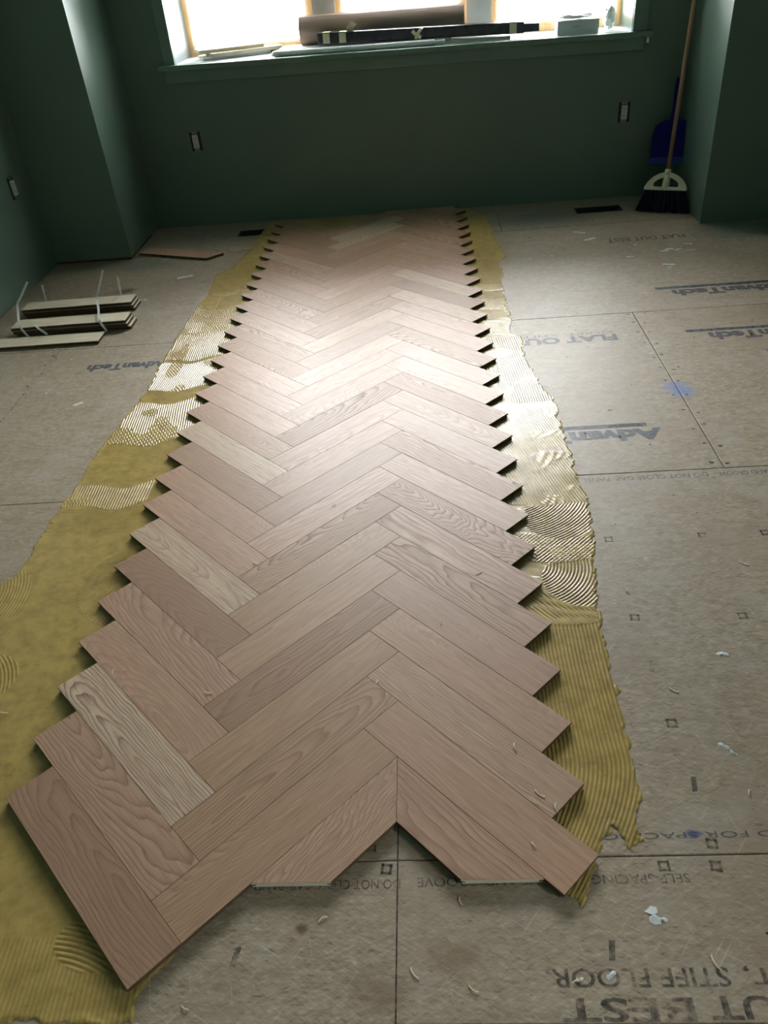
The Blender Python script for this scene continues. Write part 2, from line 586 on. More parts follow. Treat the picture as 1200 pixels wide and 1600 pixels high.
def film_mesh(x0, x1, z0, z1, seed):
    """taped plastic sheet: taut in the middle, puckered along the edges"""
    rr = np.random.default_rng(seed)
    nx, nz = 56, 90
    xs, zs = np.linspace(x0, x1, nx), np.linspace(z0, z1, nz)
    X, Z = np.meshgrid(xs, zs)
    U, V = (X - x0) / (x1 - x0), (Z - z0) / (z1 - z0)
    edge = np.exp(-np.minimum(U, 1 - U) / 0.10) + np.exp(-np.minimum(V, 1 - V) / 0.07)
    Y = np.zeros_like(X)
    for _ in range(16):
        a, ph, fq = rr.uniform(0, math.pi), rr.uniform(0, 6.28), rr.uniform(14, 70)
        Y += np.sin((X * math.cos(a) + Z * math.sin(a)) * fq * 2 + ph) * rr.uniform(0.2, 1.0) / 16
    Y = Y * (0.004 + 0.016 * edge)
    me = bpy.data.meshes.new('plastic_film')
    idx = np.arange(nx * nz).reshape(nz, nx)
    fs = np.stack([idx[:-1, :-1], idx[:-1, 1:], idx[1:, 1:], idx[1:, :-1]], -1).reshape(-1, 4)
    me.from_pydata(np.stack([X, Y, Z], -1).reshape(-1, 3).tolist(), [], fs.tolist())
    for pl in me.polygons:
        pl.use_smooth = True
    return me


for n, (x0, x1) in enumerate(((-1.228, -0.478), (-0.348, 0.392), (0.528, 1.25))):
    fr = empty('window_frame')
    fr.parent = win
    fr.location = (0, 0.35, 0)
    fw = 0.045 if n != 2 else 0.04
    bm = bmesh.new()
    bbox(bm, x0, x0 + fw, -0.012, 0.03, 0.0, 1.44, bevel=0.003)
    bbox(bm, x1 - fw, x1, -0.012, 0.03, 0.0, 1.44, bevel=0.003)
    bbox(bm, x0 + fw, x1 - fw, -0.012, 0.03, 0.0, 0.055, bevel=0.003)
    bbox(bm, x0 + fw, x1 - fw, -0.012, 0.03, 1.385, 1.44, bevel=0.003)
    from_bm('sash', bm, M['pine'], fr)
    boxobj('pane', (x0 + fw, x1 - fw, 0.012, 0.016, 0.055, 1.385), M['glass'], fr)
    f = mesh_obj('plastic_film', film_mesh(x0 + 0.02, x1 - 0.02, 0.03, 1.41, 20 + n), fr, [M['film']])
    f.location = (0, -0.028, 0)

# ------------------------------------------------------------------ subfloor panels
floor = structure(empty('floor'))
G = 0.0014     # half joint
YS = (-0.139, 1.066, 2.256, 3.483)
HOLES = ((-0.995, -0.775, 3.742, 3.848), (0.972, 1.23, 3.695, 3.80))


def panel(x0, x1, y0, y1):
    x0, x1, y0, y1 = x0 + G, x1 - G, y0 + G, y1 - G
    bm = bmesh.new()
    hs = sorted(h for h in HOLES if h[0] > x0 and h[1] < x1 and h[2] > y0 and h[3] < y1)
    xs = [x0]
    for h in hs:
        bbox(bm, xs[-1], h[0], y0, y1, -0.023, 0)
        bbox(bm, h[0], h[1], y0, h[2], -0.023, 0)
        bbox(bm, h[0], h[1], h[3], y1, -0.023, 0)
        xs.append(h[1])
    bbox(bm, xs[-1], x1, y0, y1, -0.023, 0, bevel=0.0 if hs else 0.0015)
    return from_bm('subfloor_panel', bm, M['subfloor'], floor)


P_near = panel(-2.1, 2.5, -0.405, YS[0])
P_row1 = panel(-2.1, 2.5, YS[0], YS[1])
P_r2b = panel(-1.52, 0.957, YS[1], YS[2])
P_r2c = panel(0.957, 2.5, YS[1], YS[2])
panel(-2.1, -1.52, YS[1], YS[2])
P_r3 = panel(-0.27, 2.5, YS[2], YS[3])
panel(-2.1, -0.27, YS[2], YS[3])
panel(-2.1, 0.528, YS[3], 4.12)
panel(0.528, 2.5, YS[3], 4.12)
structure(boxobj('trim_2', (-2.1, 2.5, -0.447, -0.407, -0.03, 0.001), M['nosing'], None, 0.004))
panel(-2.1, 2.5, -1.65, -0.449)
panel(-2.1, 2.5, -2.3, -1.65)
boxobj('joist_deck', (-2.3, 2.7, -2.35, 4.5, -0.14, -0.13), M['blackplastic'], floor)

# pencil / chalk centre line snapped along the subfloor
boxobj('chalk_line', (-0.0012, 0.0012, -0.404, YS[0] - 0.0015, 0.0, 0.0003), M['ink'], P_near)
boxobj('chalk_line', (-0.0012, 0.0012, YS[0] + 0.0015, -0.02, 0.0, 0.0003), M['ink'], P_row1)


def stamp(body, x_img_right, x_img_left, ybase, height, parent, mat='ink', bold=0.0):
    """printing that reads from the window side: rotated half a turn, starts at x_img_right"""
    cu = bpy.data.curves.new('t', 'FONT')
    cu.body = body
    cu.size = 1.0
    cu.offset = bold
    cu.resolution_u = 3
    o = bpy.data.objects.new('t', cu)
    COL.objects.link(o)
    dg = bpy.context.evaluated_depsgraph_get()
    me = bpy.data.meshes.new_from_object(o.evaluated_get(dg))
    bpy.data.objects.remove(o)
    co = np.array([v.co[:] for v in me.vertices])
    lo, hi = co.min(0), co.max(0)
    sx, sy = (x_img_right - x_img_left) / (hi[0] - lo[0]), height / (hi[1] - lo[1])
    co[:, 0] = x_img_right - (co[:, 0] - lo[0]) * sx
    co[:, 1] = ybase - (co[:, 1] - lo[1]) * sy
    co[:, 2] = 0.0004
    me.vertices.foreach_set('co', co.ravel())
    me.materials.clear()
    me.name = 'stamped_lettering'
    return mesh_obj('stamped_lettering', me, parent, [M[mat]])


# y here is the foot of the letters, which is the far side (letters stand toward the camera)
stamp('SELF-SPACING TONGUE AND GROOVE', 0.505, 0.035, -0.172, 0.017, P_near)
stamp('DO NOT CLOSE GAP. PANEL', 0.005, -0.262, -0.174, 0.017, P_near)
stamp('QUIET,', 0.72, 0.545, -0.322, 0.029, P_near, 'ink', 0.012)
stamp('STIFF FLOOR.', 0.521, 0.239, -0.325, 0.029, P_near, 'ink', 0.012)
stamp('BEST', 0.455, 0.255, -0.368, 0.034, P_near, 'ink', 0.02)
stamp('OUT', 0.64, 0.478, -0.366, 0.034, P_near, 'ink', 0.02)
stamp('SIZED FOR SPACING', 0.75, 0.375, -0.095, 0.012, P_row1, 'ink_faded')
stamp('DO NOT CLOSE GAP. PANEL', 0.90, 0.535, 1.046, 0.020, P_row1, 'ink_faded')
stamp('AND GROOVE', 1.07, 0.93, 1.046, 0.020, P_row1, 'ink_faded')
stamp('AdvanTech', 0.835, 0.31, 1.318, 0.072, P_r2b, 'ink_faded', 0.055)
boxobj('stamped_bar', (0.50, 0.795, 1.33, 1.352, 0.0, 0.0004), M['ink_faded'], P_r2b)
stamp('FLAT OUT BEST', 0.845, 0.21, 2.055, 0.060, P_r2b, 'ink_faded', 0.045)
stamp('QUIET, STIFF FLOOR', 0.84, 0.25, 2.088, 0.022, P_r2b, 'ink_faded')
stamp('AdvanTech', 1.62, 1.19, 2.012, 0.070, P_r2c, 'ink_faded', 0.055)
boxobj('stamped_bar', (1.115, 1.62, 2.025, 2.047, 0.0, 0.0004), M['ink_faded'], P_r2c)
stamp('AdvanTech', 1.66, 1.17, 2.47, 0.070, P_r3, 'ink_faded', 0.055)
boxobj('stamped_bar', (1.11, 1.66, 2.485, 2.512, 0.0, 0.0004), M['ink_faded'], P_r3)
stamp('FLAT OUT BEST', 1.43, 1.04, 3.22, 0.06, P_r3, 'ink_faded', 0.01)
stamp('AdvanTech', -0.98, -1.33, 2.075, 0.065, P_r2b, 'ink_faded', 0.055)

# nail guide marks and nail heads printed or driven along the joists
bm = bmesh.new()


def ring_mark(cx, cy, s=0.012, wd=0.005):
    rr = random.uniform(-0.12, 0.12)
    for a in range(4):
        an = rr + a * math.pi / 2
        c = Vector((cx, cy, 0.0003)) + Vector((math.cos(an), math.sin(an), 0)) * s
        tdir = Vector((-math.sin(an), math.cos(an), 0))
        ndir = Vector((math.cos(an), math.sin(an), 0))
        vs = [bm.verts.new(c + tdir * (s + wd / 2) * u + ndir * (wd / 2) * v) for u, v in ((-1, -1), (1, -1), (1, 1), (-1, 1))]
        bm.faces.new(vs)


for cx, cy in ((0.556, 0.754), (0.801, 0.754), (0.962, 0.753), (0.557, 0.456), (0.803, 0.448), (0.561, 0.146),
               (0.561, -0.118), (0.467, -0.158), (-0.02, -0.155), (-0.05, -0.112), (0.555, -0.16)):
    ring_mark(cx, cy, 0.0075 if cy < 0 else 0.0085)
for cx, cy in ((0.558, 0.302), (0.565, 0.003), (0.349, -0.298), (-0.269, -0.302), (0.80, 0.20)):
    vs = [bm.verts.new((cx + u * 0.005 + v * 0.003, cy + v * 0.016, 0.0003)) for u, v in ((-1, -1), (1, -1), (1, 1), (-1, 1))]
    bm.faces.new(vs)
from_bm('nail_guide_print', bm, M['ink'], P_row1)
bm = bmesh.new()
for yy in np.arange(1.10, 2.26, 0.105):
    for sx in (-0.022, 0.02):
        cx, cy = 0.957 + sx + random.uniform(-0.006, 0.006), yy + random.uniform(-0.02, 0.02)
        bmesh.ops.create_circle(bm, cap_ends=True, radius=random.uniform(0.004, 0.0065), segments=8,
                                matrix=Matrix.Translation((cx, cy, 0.0003)) @ Matrix.Diagonal((1.3, 0.8, 1, 1)))
for k in range(26):
    cx, cy = -1.52 + random.gauss(0, 0.012), random.uniform(1.4, 2.3)
    bmesh.ops.create_circle(bm, cap_ends=True, radius=random.uniform(0.003, 0.006), segments=8,
                            matrix=Matrix.Translation((cx, cy, 0.0003)))
for k in range(70):
    cx, cy = random.uniform(0.55, 2.3), random.uniform(-0.38, 3.4)
    bmesh.ops.create_circle(bm, cap_ends=True, radius=random.uniform(0.0015, 0.0045), segments=7,
                            matrix=Matrix.Translation((cx, cy, 0.0003)))
for k in range(40):
    cx, cy = random.uniform(-1.95, -1.1), random.uniform(1.0, 3.3)
    bmesh.ops.create_circle(bm, cap_ends=True, radius=random.uniform(0.0015, 0.005), segments=7,
                            matrix=Matrix.Translation((cx, cy, 0.0003)))
o = from_bm('nail_holes', bm, M['blackplastic'], P_r2b)
o['kind'] = 'stuff'

# dried plaster splashes stuck to the subfloor
bm = bmesh.new()


def splash(cx, cy, r, stretch=1.0):
    n = 12
    ph = random.uniform(0, 6.28)
    pts = []
    for k in range(n):
        a = 2 * math.pi * k / n
        q = r * (0.7 + 0.4 * math.sin(2 * a + ph) + random.uniform(-0.25, 0.25))
        pts.append((cx + math.cos(a) * q * stretch, cy + math.sin(a) * q))
    c = bm.verts.new((cx, cy, 0.0022))
    vs = [bm.verts.new((x, y, 0.0003)) for x, y in pts]
    for k in range(n):
        bm.faces.new((vs[k], vs[(k + 1) % n], c))


for a in ((1.246, 2.79, 0.022, 1.6), (1.24, 2.75, 0.013, 1.2), (1.29, 2.99, 0.022, 2.2), (1.34, 2.985, 0.014, 1.8), (1.40, 2.97, 0.012, 2),
          (1.41, 3.06, 0.016, 1.6), (1.10, 2.93, 0.012, 1.5), (0.427, -0.243, 0.016, 1.2), (0.44, -0.25, 0.008, 1), (0.646, 0.088, 0.012, 1),
          (0.66, 0.07, 0.008, 1), (0.72, 0.33, 0.012, 1.2), (0.96, 3.24, 0.02, 2), (0.93, 3.36, 0.025, 1.5), (0.34, -0.335, 0.009, 1),
          (0.29, -0.342, 0.006, 1), (-1.16, 3.10, 0.028, 1.8), (-1.30, 2.80, 0.014, 1.5), (-1.25, 1.73, 0.016, 1.4), (1.16, 3.1, 0.01, 1.6),
          (-1.27, 2.40, 0.008, 1), (-1.24, 2.47, 0.006, 1), (-1.33, 2.26, 0.006, 1), (-1.55, 2.27, 0.006, 1), (0.62, 3.0, 0.008, 1.5),
          (0.50, 0.9, 0.004, 1), (0.62, 2.53, 0.007, 1), (0.61, 2.37, 0.006, 1)):
    splash(*a)
for k in range(60):
    splash(random.uniform(0.55, 2.0), random.uniform(0.2, 3.2), random.uniform(0.002, 0.005), 1.3)
for k in range(30):
    splash(random.uniform(-1.9, -1.1), random.uniform(1.1, 3.2), random.uniform(0.002, 0.006), 1.3)
o = from_bm('plaster_spots', bm, M['plaster'], P_r3)
o['kind'] = 'stuff'

# ------------------------------------------------------------------ adhesive bed: real trowelled relief
LB = [(-1.115, -0.43), (-1.12, 0.2), (-1.13, 0.60), (-1.11, 0.683), (-1.076, 0.713), (-1.073, 0.87), (-1.071, 1.047), (-1.056, 1.151),
      (-1.064, 1.366), (-1.033, 1.561), (-1.005, 1.808), (-1.014, 2.035), (-1.009, 2.29), (-1.003, 2.578), (-0.977, 2.818),
      (-1.001, 3.095), (-0.93, 3.20), (-0.888, 3.429), (-0.864, 3.735), (-0.83, 4.01)]
LP = LB + [(-0.15, 3.99), (-0.15, 3.6), (-0.69, 3.4), (-0.69, 0.15), (-0.44, -0.25), (-0.37, -0.30), (-0.40, -0.33), (-0.425, -0.36), (-0.42, -0.404), (-1.1, -0.404)]
RB = [(0.36, 3.975), (0.418, 3.869), (0.473, 3.751), (0.487, 3.367), (0.516, 3.049), (0.465, 2.99), (0.475, 2.844), (0.455, 2.674), (0.456, 2.475),
      (0.451, 2.259), (0.442, 2.128), (0.477, 2.09), (0.469, 1.911), (0.495, 1.70), (0.532, 1.516), (0.522, 1.40), (0.525, 1.261), (0.527, 1.041), (0.535, 0.88),
      (0.507, 0.685), (0.483, 0.515), (0.468, 0.327), (0.472, 0.183), (0.466, 0.057), (0.453, -0.042), (0.435, -0.115), (0.420, -0.137),
      (0.412, -0.105), (0.395, -0.088), (0.37, -0.115), (0.345, -0.155), (0.335, -0.20), (0.318, -0.232), (0.305, -0.215), (0.285, -0.20),
      (0.25, -0.10), (0.26, 0.2), (0.26, 3.975)]


def inpoly(px, py, poly):
    inside = np.zeros(px.shape, bool)
    n = len(poly)
    for i in range(n):
        x1, y1 = poly[i]
        x2, y2 = poly[(i + 1) % n]
        if y1 == y2:
            continue
        c = ((y1 > py) != (y2 > py)) & (px < (x2 - x1) * (py - y1) / (y2 - y1) + x1)
        inside ^= c
    return inside


def vnoise(x, y, sc, seed):
    """smooth value noise in numpy"""
    rr = np.random.default_rng(seed)
    tab = rr.random((64, 64))
    u, v = x * sc, y * sc
    i, j = np.floor(u).astype(int), np.floor(v).astype(int)
    fu, fv = u - i, v - j
    fu, fv = fu * fu * (3 - 2 * fu), fv * fv * (3 - 2 * fv)
    g = lambda a, b: tab[a % 64, b % 64]
    return (g(i, j) * (1 - fu) + g(i + 1, j) * fu) * (1 - fv) + (g(i, j + 1) * (1 - fu) + g(i + 1, j + 1) * fu) * fv


def seg_dist(px, py, poly):
    d = np.full(px.shape, 1e9)
    n = len(poly)
    for i in range(n):
        ax, ay = poly[i]
        bx, by = poly[(i + 1) % n]
        dx, dy = bx - ax, by - ay
        tt = np.clip(((px - ax) * dx + (py - ay) * dy) / (dx * dx + dy * dy + 1e-12), 0, 1)
        d = np.minimum(d, np.hypot(px - ax - tt * dx, py - ay - tt * dy))
    return d


# strokes: (test, ridge phase in metres, amplitude m, base m, sheen of crossed ridges)
def strokes_left(x, y):
    wob = (vnoise(x, y, 6, 1) - 0.5) * 0.02
    lin = lambda ang: x * math.cos(ang) + y * math.sin(ang) + wob * 0.35
    arc = lambda cx, cy: np.hypot(x - cx, y - cy) + wob * 0.2
    e = y + (vnoise(x, y * 0, 9, 2) - 0.5) * 0.05
    out = []
    out.append((np.ones_like(x, bool), lin(0.2), 0.00003, 0.0013, 0))                  # smooth skim
    out.append(((e < -0.27) & (x < -0.40), lin(0.05), 0.00030, 0.0014, 0))                              # foot, ridges along the run
    out.append((np.hypot(x + 0.49, (y + 0.275) * 1.9) < 0.10, arc(-0.60, -0.55), 0.0009, 0.0017, 0))
    out.append((np.hypot(x + 1.10, (y - 0.60) * 0.7) < 0.10, arc(-1.30, 0.60), 0.0008, 0.0016, 0))
    out.append((np.hypot(x + 0.995, (y - 0.33)) < 0.08, arc(-1.12, 0.26), 0.0008, 0.0016, 0))
    out.append(((np.hypot(x + 0.72, (y - 0.66) * 0.9) < 0.15), arc(-0.58, 0.48), 0.0009, 0.0017, 0))
    out.append(((e > 0.90) & (e < 1.02) & (x < -0.83), arc(-1.0, 1.35), 0.0005, 0.0014, 0))
    out.append(((e > 1.03) & (e < 1.145) & (x < -0.80), lin(0.05), 0.0012, 0.0016, 0.25))
    out.append(((e > 1.40) & (e < 1.70), lin(0.12), 0.0013, 0.0016, 0.35))
    out.append(((e > 1.80) & (e < 2.045), lin(-0.06), 0.0012, 0.0016, 0.35))
    out.append(((e > 2.07) & (e < 2.33), lin(0.03), 0.0008, 0.0017, 0.25))
    out.append(((e > 2.33) & (e < 2.62), lin(0.08), 0.0013, 0.0016, 0.5))
    out.append(((e > 2.62) & (e < 2.78) & (x < -0.90), lin(0.3), 0.0006, 0.0016, 0.3))
    out.append(((e > 2.80) & (e < 2.84), lin(0.1), 0.0009, 0.0018, 0.5))
    out.append(((e > 2.95) & (e < 3.00), lin(0.6), 0.0006, 0.0018, 0.4))
    return out


def strokes_right(x, y):
    wob = (vnoise(x, y, 7, 5) - 0.5) * 0.02
    lin = lambda ang: x * math.cos(ang) + y * math.sin(ang) + wob * 0.3
    arc = lambda cx, cy: np.hypot(x - cx, y - cy) + wob * 0.2
    e = y + (vnoise(x, y * 0, 10, 6) - 0.5) * 0.06
    bend = x + 0.9 * np.clip(0.06 - y, 0, 1) ** 1.5 + wob * 0.15
    out = []
    out.append((np.ones_like(x, bool), lin(0.3), 0.00003, 0.0013, 0))
    out.append((e < 0.50, bend, 0.0010, 0.0016, 0))                                      # long ridges that hook to the left
    out.append(((e >= 0.45) & (e < 0.62) & (x < 0.47), lin(0.7), 0.0008, 0.0016, 0.9))
    out.append((np.hypot(x - 0.46, (y - 0.60)) < 0.10, arc(0.33, 0.66), 0.0010, 0.0017, 0.1))
    out.append(((e >= 0.68) & (e < 0.80), lin(-0.8), 0.0009, 0.0017, 0.7))
    out.append((np.hypot(x - 0.44, (y - 0.86)) < 0.10, arc(0.30, 1.02), 0.0010, 0.0017, 0))
    out.append(((e >= 0.93) & (e < 1.50), lin(0.25), 0.0008, 0.0017, 0.25))
    out.append(((e >= 1.54) & (e < 2.10), lin(0.06), 0.0010, 0.0018, 0.35))
    out.append(((e >= 2.13) & (e < 2.28), lin(0.4), 0.0006, 0.0017, 0.8))
    out.append(((e >= 2.40) & (e < 2.52), lin(0.2), 0.0006, 0.0017, 0.8))
    out.append(((e >= 2.62) & (e < 2.70), lin(-0.4), 0.0006, 0.0017, 0.8))
    out.append(((e >= 3.05) & (e < 3.09), lin(0.8), 0.0006, 0.0017, 0.5))
    return out


def adhesive_patch(poly, strokes, seed):
    dx = 0.0022
    xs = np.arange(min(p[0] for p in poly) - 0.01, max(p[0] for p in poly) + 0.01, dx)
    ys = np.arange(min(p[1] for p in poly) - 0.01, max(p[1] for p in poly) + 0.01, dx)
    X, Y = np.meshgrid(xs, ys)
    jx = X + (vnoise(X, Y, 38, seed) - 0.5) * 0.016 + (vnoise(X, Y, 110, seed + 1) - 0.5) * 0.008
    jy = Y + (vnoise(X, Y, 38, seed + 2) - 0.5) * 0.016 + (vnoise(X, Y, 110, seed + 3) - 0.5) * 0.008
    ins = inpoly(jx, jy, poly) & (Y > -0.404) & (Y < 3.965)
    dist = np.where(ins, seg_dist(jx, jy, poly), 0)
    H = np.zeros_like(X)
    A = np.zeros_like(X)
    TH = np.zeros_like(X)
    pitch = 0.0088
    for test, ph, amp, base, cross in strokes(X, Y):
        r = np.sin(2 * math.pi * ph / pitch)
        r = np.sign(r) * np.abs(r) ** 0.8
        if cross:
            r2 = np.sin(2 * math.pi * (X * 0.85 + Y * 0.5 + 0.01 * vnoise(X, Y, 22, seed + 7)) / (pitch * 1.2))
            r = np.where(vnoise(X, Y, 16, seed + 5) < cross, np.maximum(r, r2), r)
        h = base + amp * r
        H = np.where(test, h, H)
        A = np.where(test, amp, A)
        TH = np.where(test, np.clip(0.5 + 0.30 * r * min(1, amp / 0.0006), 0, 1), TH)
    H += (vnoise(X, Y, 60, seed + 9) - 0.5) * 0.0005 + (vnoise(X, Y, 14, seed + 10) - 0.5) * 0.0012
    lip = np.clip(dist / 0.006, 0, 1)
    H = 0.0003 + np.clip(H, 0.0002, 0.0029) * lip + 0.0012 * np.exp(-((dist - 0.008) / 0.005) ** 2) * vnoise(X, Y, 25, seed + 11)
    H = np.minimum(H, 0.0030)
    keep = ins[:-1, :-1] & ins[:-1, 1:] & ins[1:, 1:] & ins[1:, :-1]
    idx = np.arange(X.size).reshape(X.shape)
    q = np.stack([idx[:-1, :-1][keep], idx[:-1, 1:][keep], idx[1:, 1:][keep], idx[1:, :-1][keep]], -1)
    used = np.unique(q)
    remap = np.full(X.size, -1)
    remap[used] = np.arange(len(used))
    return np.stack([X.ravel()[used], Y.ravel()[used], H.ravel()[used]], -1), remap[q], TH.ravel()[used]


V1, F1, T1 = adhesive_patch(LP, strokes_left, 31)
V2, F2, T2 = adhesive_patch(RB, strokes_right, 57)


def fast_mesh(name, V, F, attr=None):
    me = bpy.data.meshes.new(name)
    me.vertices.add(len(V))
    me.vertices.foreach_set('co', V.astype(np.float32).ravel())
    me.loops.add(F.size)
    me.loops.foreach_set('vertex_index', F.astype(np.int32).ravel())
    me.polygons.add(len(F))
    me.polygons.foreach_set('loop_start', np.arange(0, F.size, 4, dtype=np.int32))
    me.polygons.foreach_set('use_smooth', np.ones(len(F), bool))
    if attr is not None:
        a = me.attributes.new('thick', 'FLOAT', 'POINT')
        a.data.foreach_set('value', attr.astype(np.float32))
    me.update(calc_edges=True)
    me.validate()
    return me


ao = mesh_obj('adhesive_bed', fast_mesh('adhesive_bed', V1, F1, T1), None, [M['adhesive']])
tag(ao, 'glossy yellow trowelled adhesive along the left edge of the herringbone planks', 'adhesive')
ao = mesh_obj('adhesive_bed', fast_mesh('adhesive_bed', V2, F2, T2), None, [M['adhesive']])
tag(ao, 'glossy yellow trowelled adhesive along the right edge of the herringbone planks', 'adhesive')

# ------------------------------------------------------------------ herringbone planks
PW, PLN, TOP, BOT = 0.1016, 0.508, 0.0165, 0.0036
XC = 7.8 * PW      # chalk line offset
INV = 1 / R2


def pq_to_world(p, q):
    return Vector(((p + q) * INV * PW - XC, (q - p) * INV * PW, 0))


def clip_half(poly, tags, nx, ny, d):
    """keep nx*x+ny*y<=d ; tags[i] belongs to edge i->i+1"""
    out, ot = [], []
    n = len(poly)
    for i in range(n):
        a, b = poly[i], poly[(i + 1) % n]
        da, db = nx * a[0] + ny * a[1] - d, nx * b[0] + ny * b[1] - d
        if da <= 0:
            out.append(a)
            ot.append(tags[i])
            if db > 0:
                tt = da / (da - db)
                out.append((a[0] + (b[0] - a[0]) * tt, a[1] + (b[1] - a[1]) * tt))
                ot.append(True)
        elif db <= 0:
            tt = da / (da - db)
            out.append((a[0] + (b[0] - a[0]) * tt, a[1] + (b[1] - a[1]) * tt))
            ot.append(tags[i])
    return out, ot


def plank_mesh(name, poly, cuts, thick, mats):
    """plank with eased top arris and a groove round its edges; cut edges are plain and pale"""
    n = len(poly)

    def ring(ins):
        res = []
        for i in range(n):
            lines = []
            for k in ((i - 1) % n, i):
                a, b = Vector(poly[k]), Vector(poly[(k + 1) % n])
                d = (b - a).normalized()
                nn = Vector((-d.y, d.x))
                dd = ins if not cuts[k] else min(ins, 0.0004)
                lines.append((a + nn * dd, d))
            (p1, d1), (p2, d2) = lines
            den = d1.x * d2.y - d1.y * d2.x
            if abs(den) < 1e-9:
                res.append(p1)
                continue
            s = ((p2.x - p1.x) * d2.y - (p2.y - p1.y) * d2.x) / den
            res.append(p1 + d1 * s)
        return res
    prof = [(0.0005, thick), (0.0001, thick - 0.0005), (0.0001, thick - 0.0052), (0.0055, thick - 0.0056),
            (0.0055, thick - 0.0088), (0.0012, thick - 0.0092), (0.0012, 0.0)]
    bm = bmesh.new()
    rings = [[bm.verts.new((v.x, v.y, z)) for v in ring(ins)] for ins, z in prof]
    bm.faces.new(rings[0]).material_index = 0
    for j in range(len(rings) - 1):
        for i in range(n):
            f = bm.faces.new((rings[j + 1][i], rings[j + 1][(i + 1) % n], rings[j][(i + 1) % n], rings[j][i]))
            f.material_index = 0 if j == 0 else (2 if cuts[i] else 1)
    bm.faces.new(list(reversed(rings[-1]))).material_index = 1
    me = bpy.data.meshes.new(name)
    bm.normal_update()
    bm.to_mesh(me)
    bm.free()
    for m in mats:
        me.materials.append(m)
    return me


GAP = 0.00025
hl, hw = PLN / 2 - GAP, PW / 2 - GAP
FULL = [(-hl, -hw), (hl, -hw), (hl, hw), (-hl, hw)]
OAKM = [M['oak'], M['core'], M['cut']]
full_me = plank_mesh('plank', FULL, [False] * 4, TOP - BOT, OAKM)
herr = empty('herringbone_flooring', (0, 0, 0))
tag(herr, 'long run of oak herringbone planks being glued down across the subfloor', 'flooring')
YCUT = -1.83 * PW


def place_plank(p0, q0, along, clips=()):
    """plank with low corner (p0,q0) in plank widths; along 'p' (down-right) or 'q' (up-right)"""
    if along == 'p':
        c = pq_to_world(p0 + 2.5, q0 + 0.5)
        ang = -math.pi / 4
    else:
        c = pq_to_world(p0 + 0.5, q0 + 2.5)
        ang = math.pi / 4
    flip = random.random() < 0.5
    if flip and not clips:
        ang += math.pi
    me = full_me
    if clips:
        ca, sa = math.cos(ang), math.sin(ang)
        poly, tg = list(clips[0][1]) if clips[0][0] == 'poly' else FULL, [False] * 4
        for cl in clips:
            if cl[0] == 'half':
                nx, ny, d = cl[1:]
                lnx, lny = nx * ca + ny * sa, -nx * sa + ny * ca
                poly, tg = clip_half(poly, tg, lnx, lny, d - nx * c.x - ny * c.y)
                if len(poly) < 3:
                    return None
            elif cl[0] == 'poly':
                tg = list(cl[2])
        if len(poly) < 3 or max(tg) is False:
            pass
        if any(tg):
            me = plank_mesh('plank', poly, tg, TOP - BOT, OAKM)
    o = bpy.data.objects.new('plank', me)
    COL.objects.link(o)
    o.parent = herr
    o.location = (c.x, c.y, BOT + random.uniform(-0.00012, 0.00012))
    o.rotation_euler = (random.gauss(0, 0.0012), random.gauss(0, 0.0004), ang)
    return o


WALLCLIP = ('half', 0.026, 1.0, 3.985)
for k in range(0, 28):                       # left column
    place_plank(-k, k, 'p', (WALLCLIP,) if k > 22 else ())
for k in range(0, 28):                       # middle column
    place_plank(5 - (k + 1), k + 1, 'q', (WALLCLIP,) if k > 20 else ())
for k in range(1, 31):                       # right column
    place_plank(5 - k, k + 5, 'p', (WALLCLIP,) if k > 20 else ())
# first course: cut square to the room and mitred on the chalk line (starts at p=5,q=5)
SQ = ('half', 0.0, -1.0, -YCUT)
XSEAM = 11 * INV * PW - XC
MIT_L = ('half', 1.0, 0.0, XSEAM - 0.0003)
MIT_R = ('half', -1.0, 0.0, -XSEAM - 0.0003)
LONG = [(-hl, -hw), (hl + PW, -hw), (hl + PW, hw), (-hl, hw)]
place_plank(5, 0, 'q', (('poly', LONG, [False] * 4), SQ, MIT_L))
place_plank(5, 5, 'p', (('poly', FULL, [False] * 4), SQ, MIT_R))

# ------------------------------------------------------------------ loose planks by the left wall
STK = [(-0.27, -0.051), (0.27, -0.051), (0.27, 0.051), (-0.27, 0.051)]
stk_me = plank_mesh('stacked_plank', STK, [False] * 4, 0.0145, [M['back'], M['core'], M['cut']])


def loose_plank(x, y, z, rz, label, group=None):
    r = bpy.data.objects.new('oak_plank', stk_me)
    COL.objects.link(r)
    r.location = (x, y, z)
    r.rotation_euler = (0, 0, rz)
    tag(r, label, 'plank', group)
    return r


for nm, x, y, rz in (('rear', -1.583, 2.713, 0.02), ('middle', -1.542, 2.486, 0.015)):
    for lv, word, dx, dy in ((0, 'bottom', 0.012, 0.002), (1, 'second', 0.006, -0.002), (2, 'top', 0.0, 0.0)):
        if nm == 'middle' and lv == 0:
            dx = 0.018
        loose_plank(x + dx, y + dy, 0.0148 * lv, rz,
                    f'pale plank lying upside down, {word} of three in the {nm} pile by the left wall', 'strapped plank piles by the left wall')
loose_plank(-1.63, 2.343, 0.0, 0.012, 'single pale plank lying flat in front of the strapped plank piles')

lm = plank_mesh('offcut', [(-0.246, -0.05), (0.225, -0.052), (0.275, 0.048), (-0.25, 0.05)], [False, False, False, False], 0.0145, OAKM)
o = mesh_obj('oak_plank', lm)
o.location = (-1.283, 3.475, 0)
o.rotation_euler = (0, 0, -0.39)
tag(o, 'single brown oak plank with a slanted end lying by the left pier', 'plank')


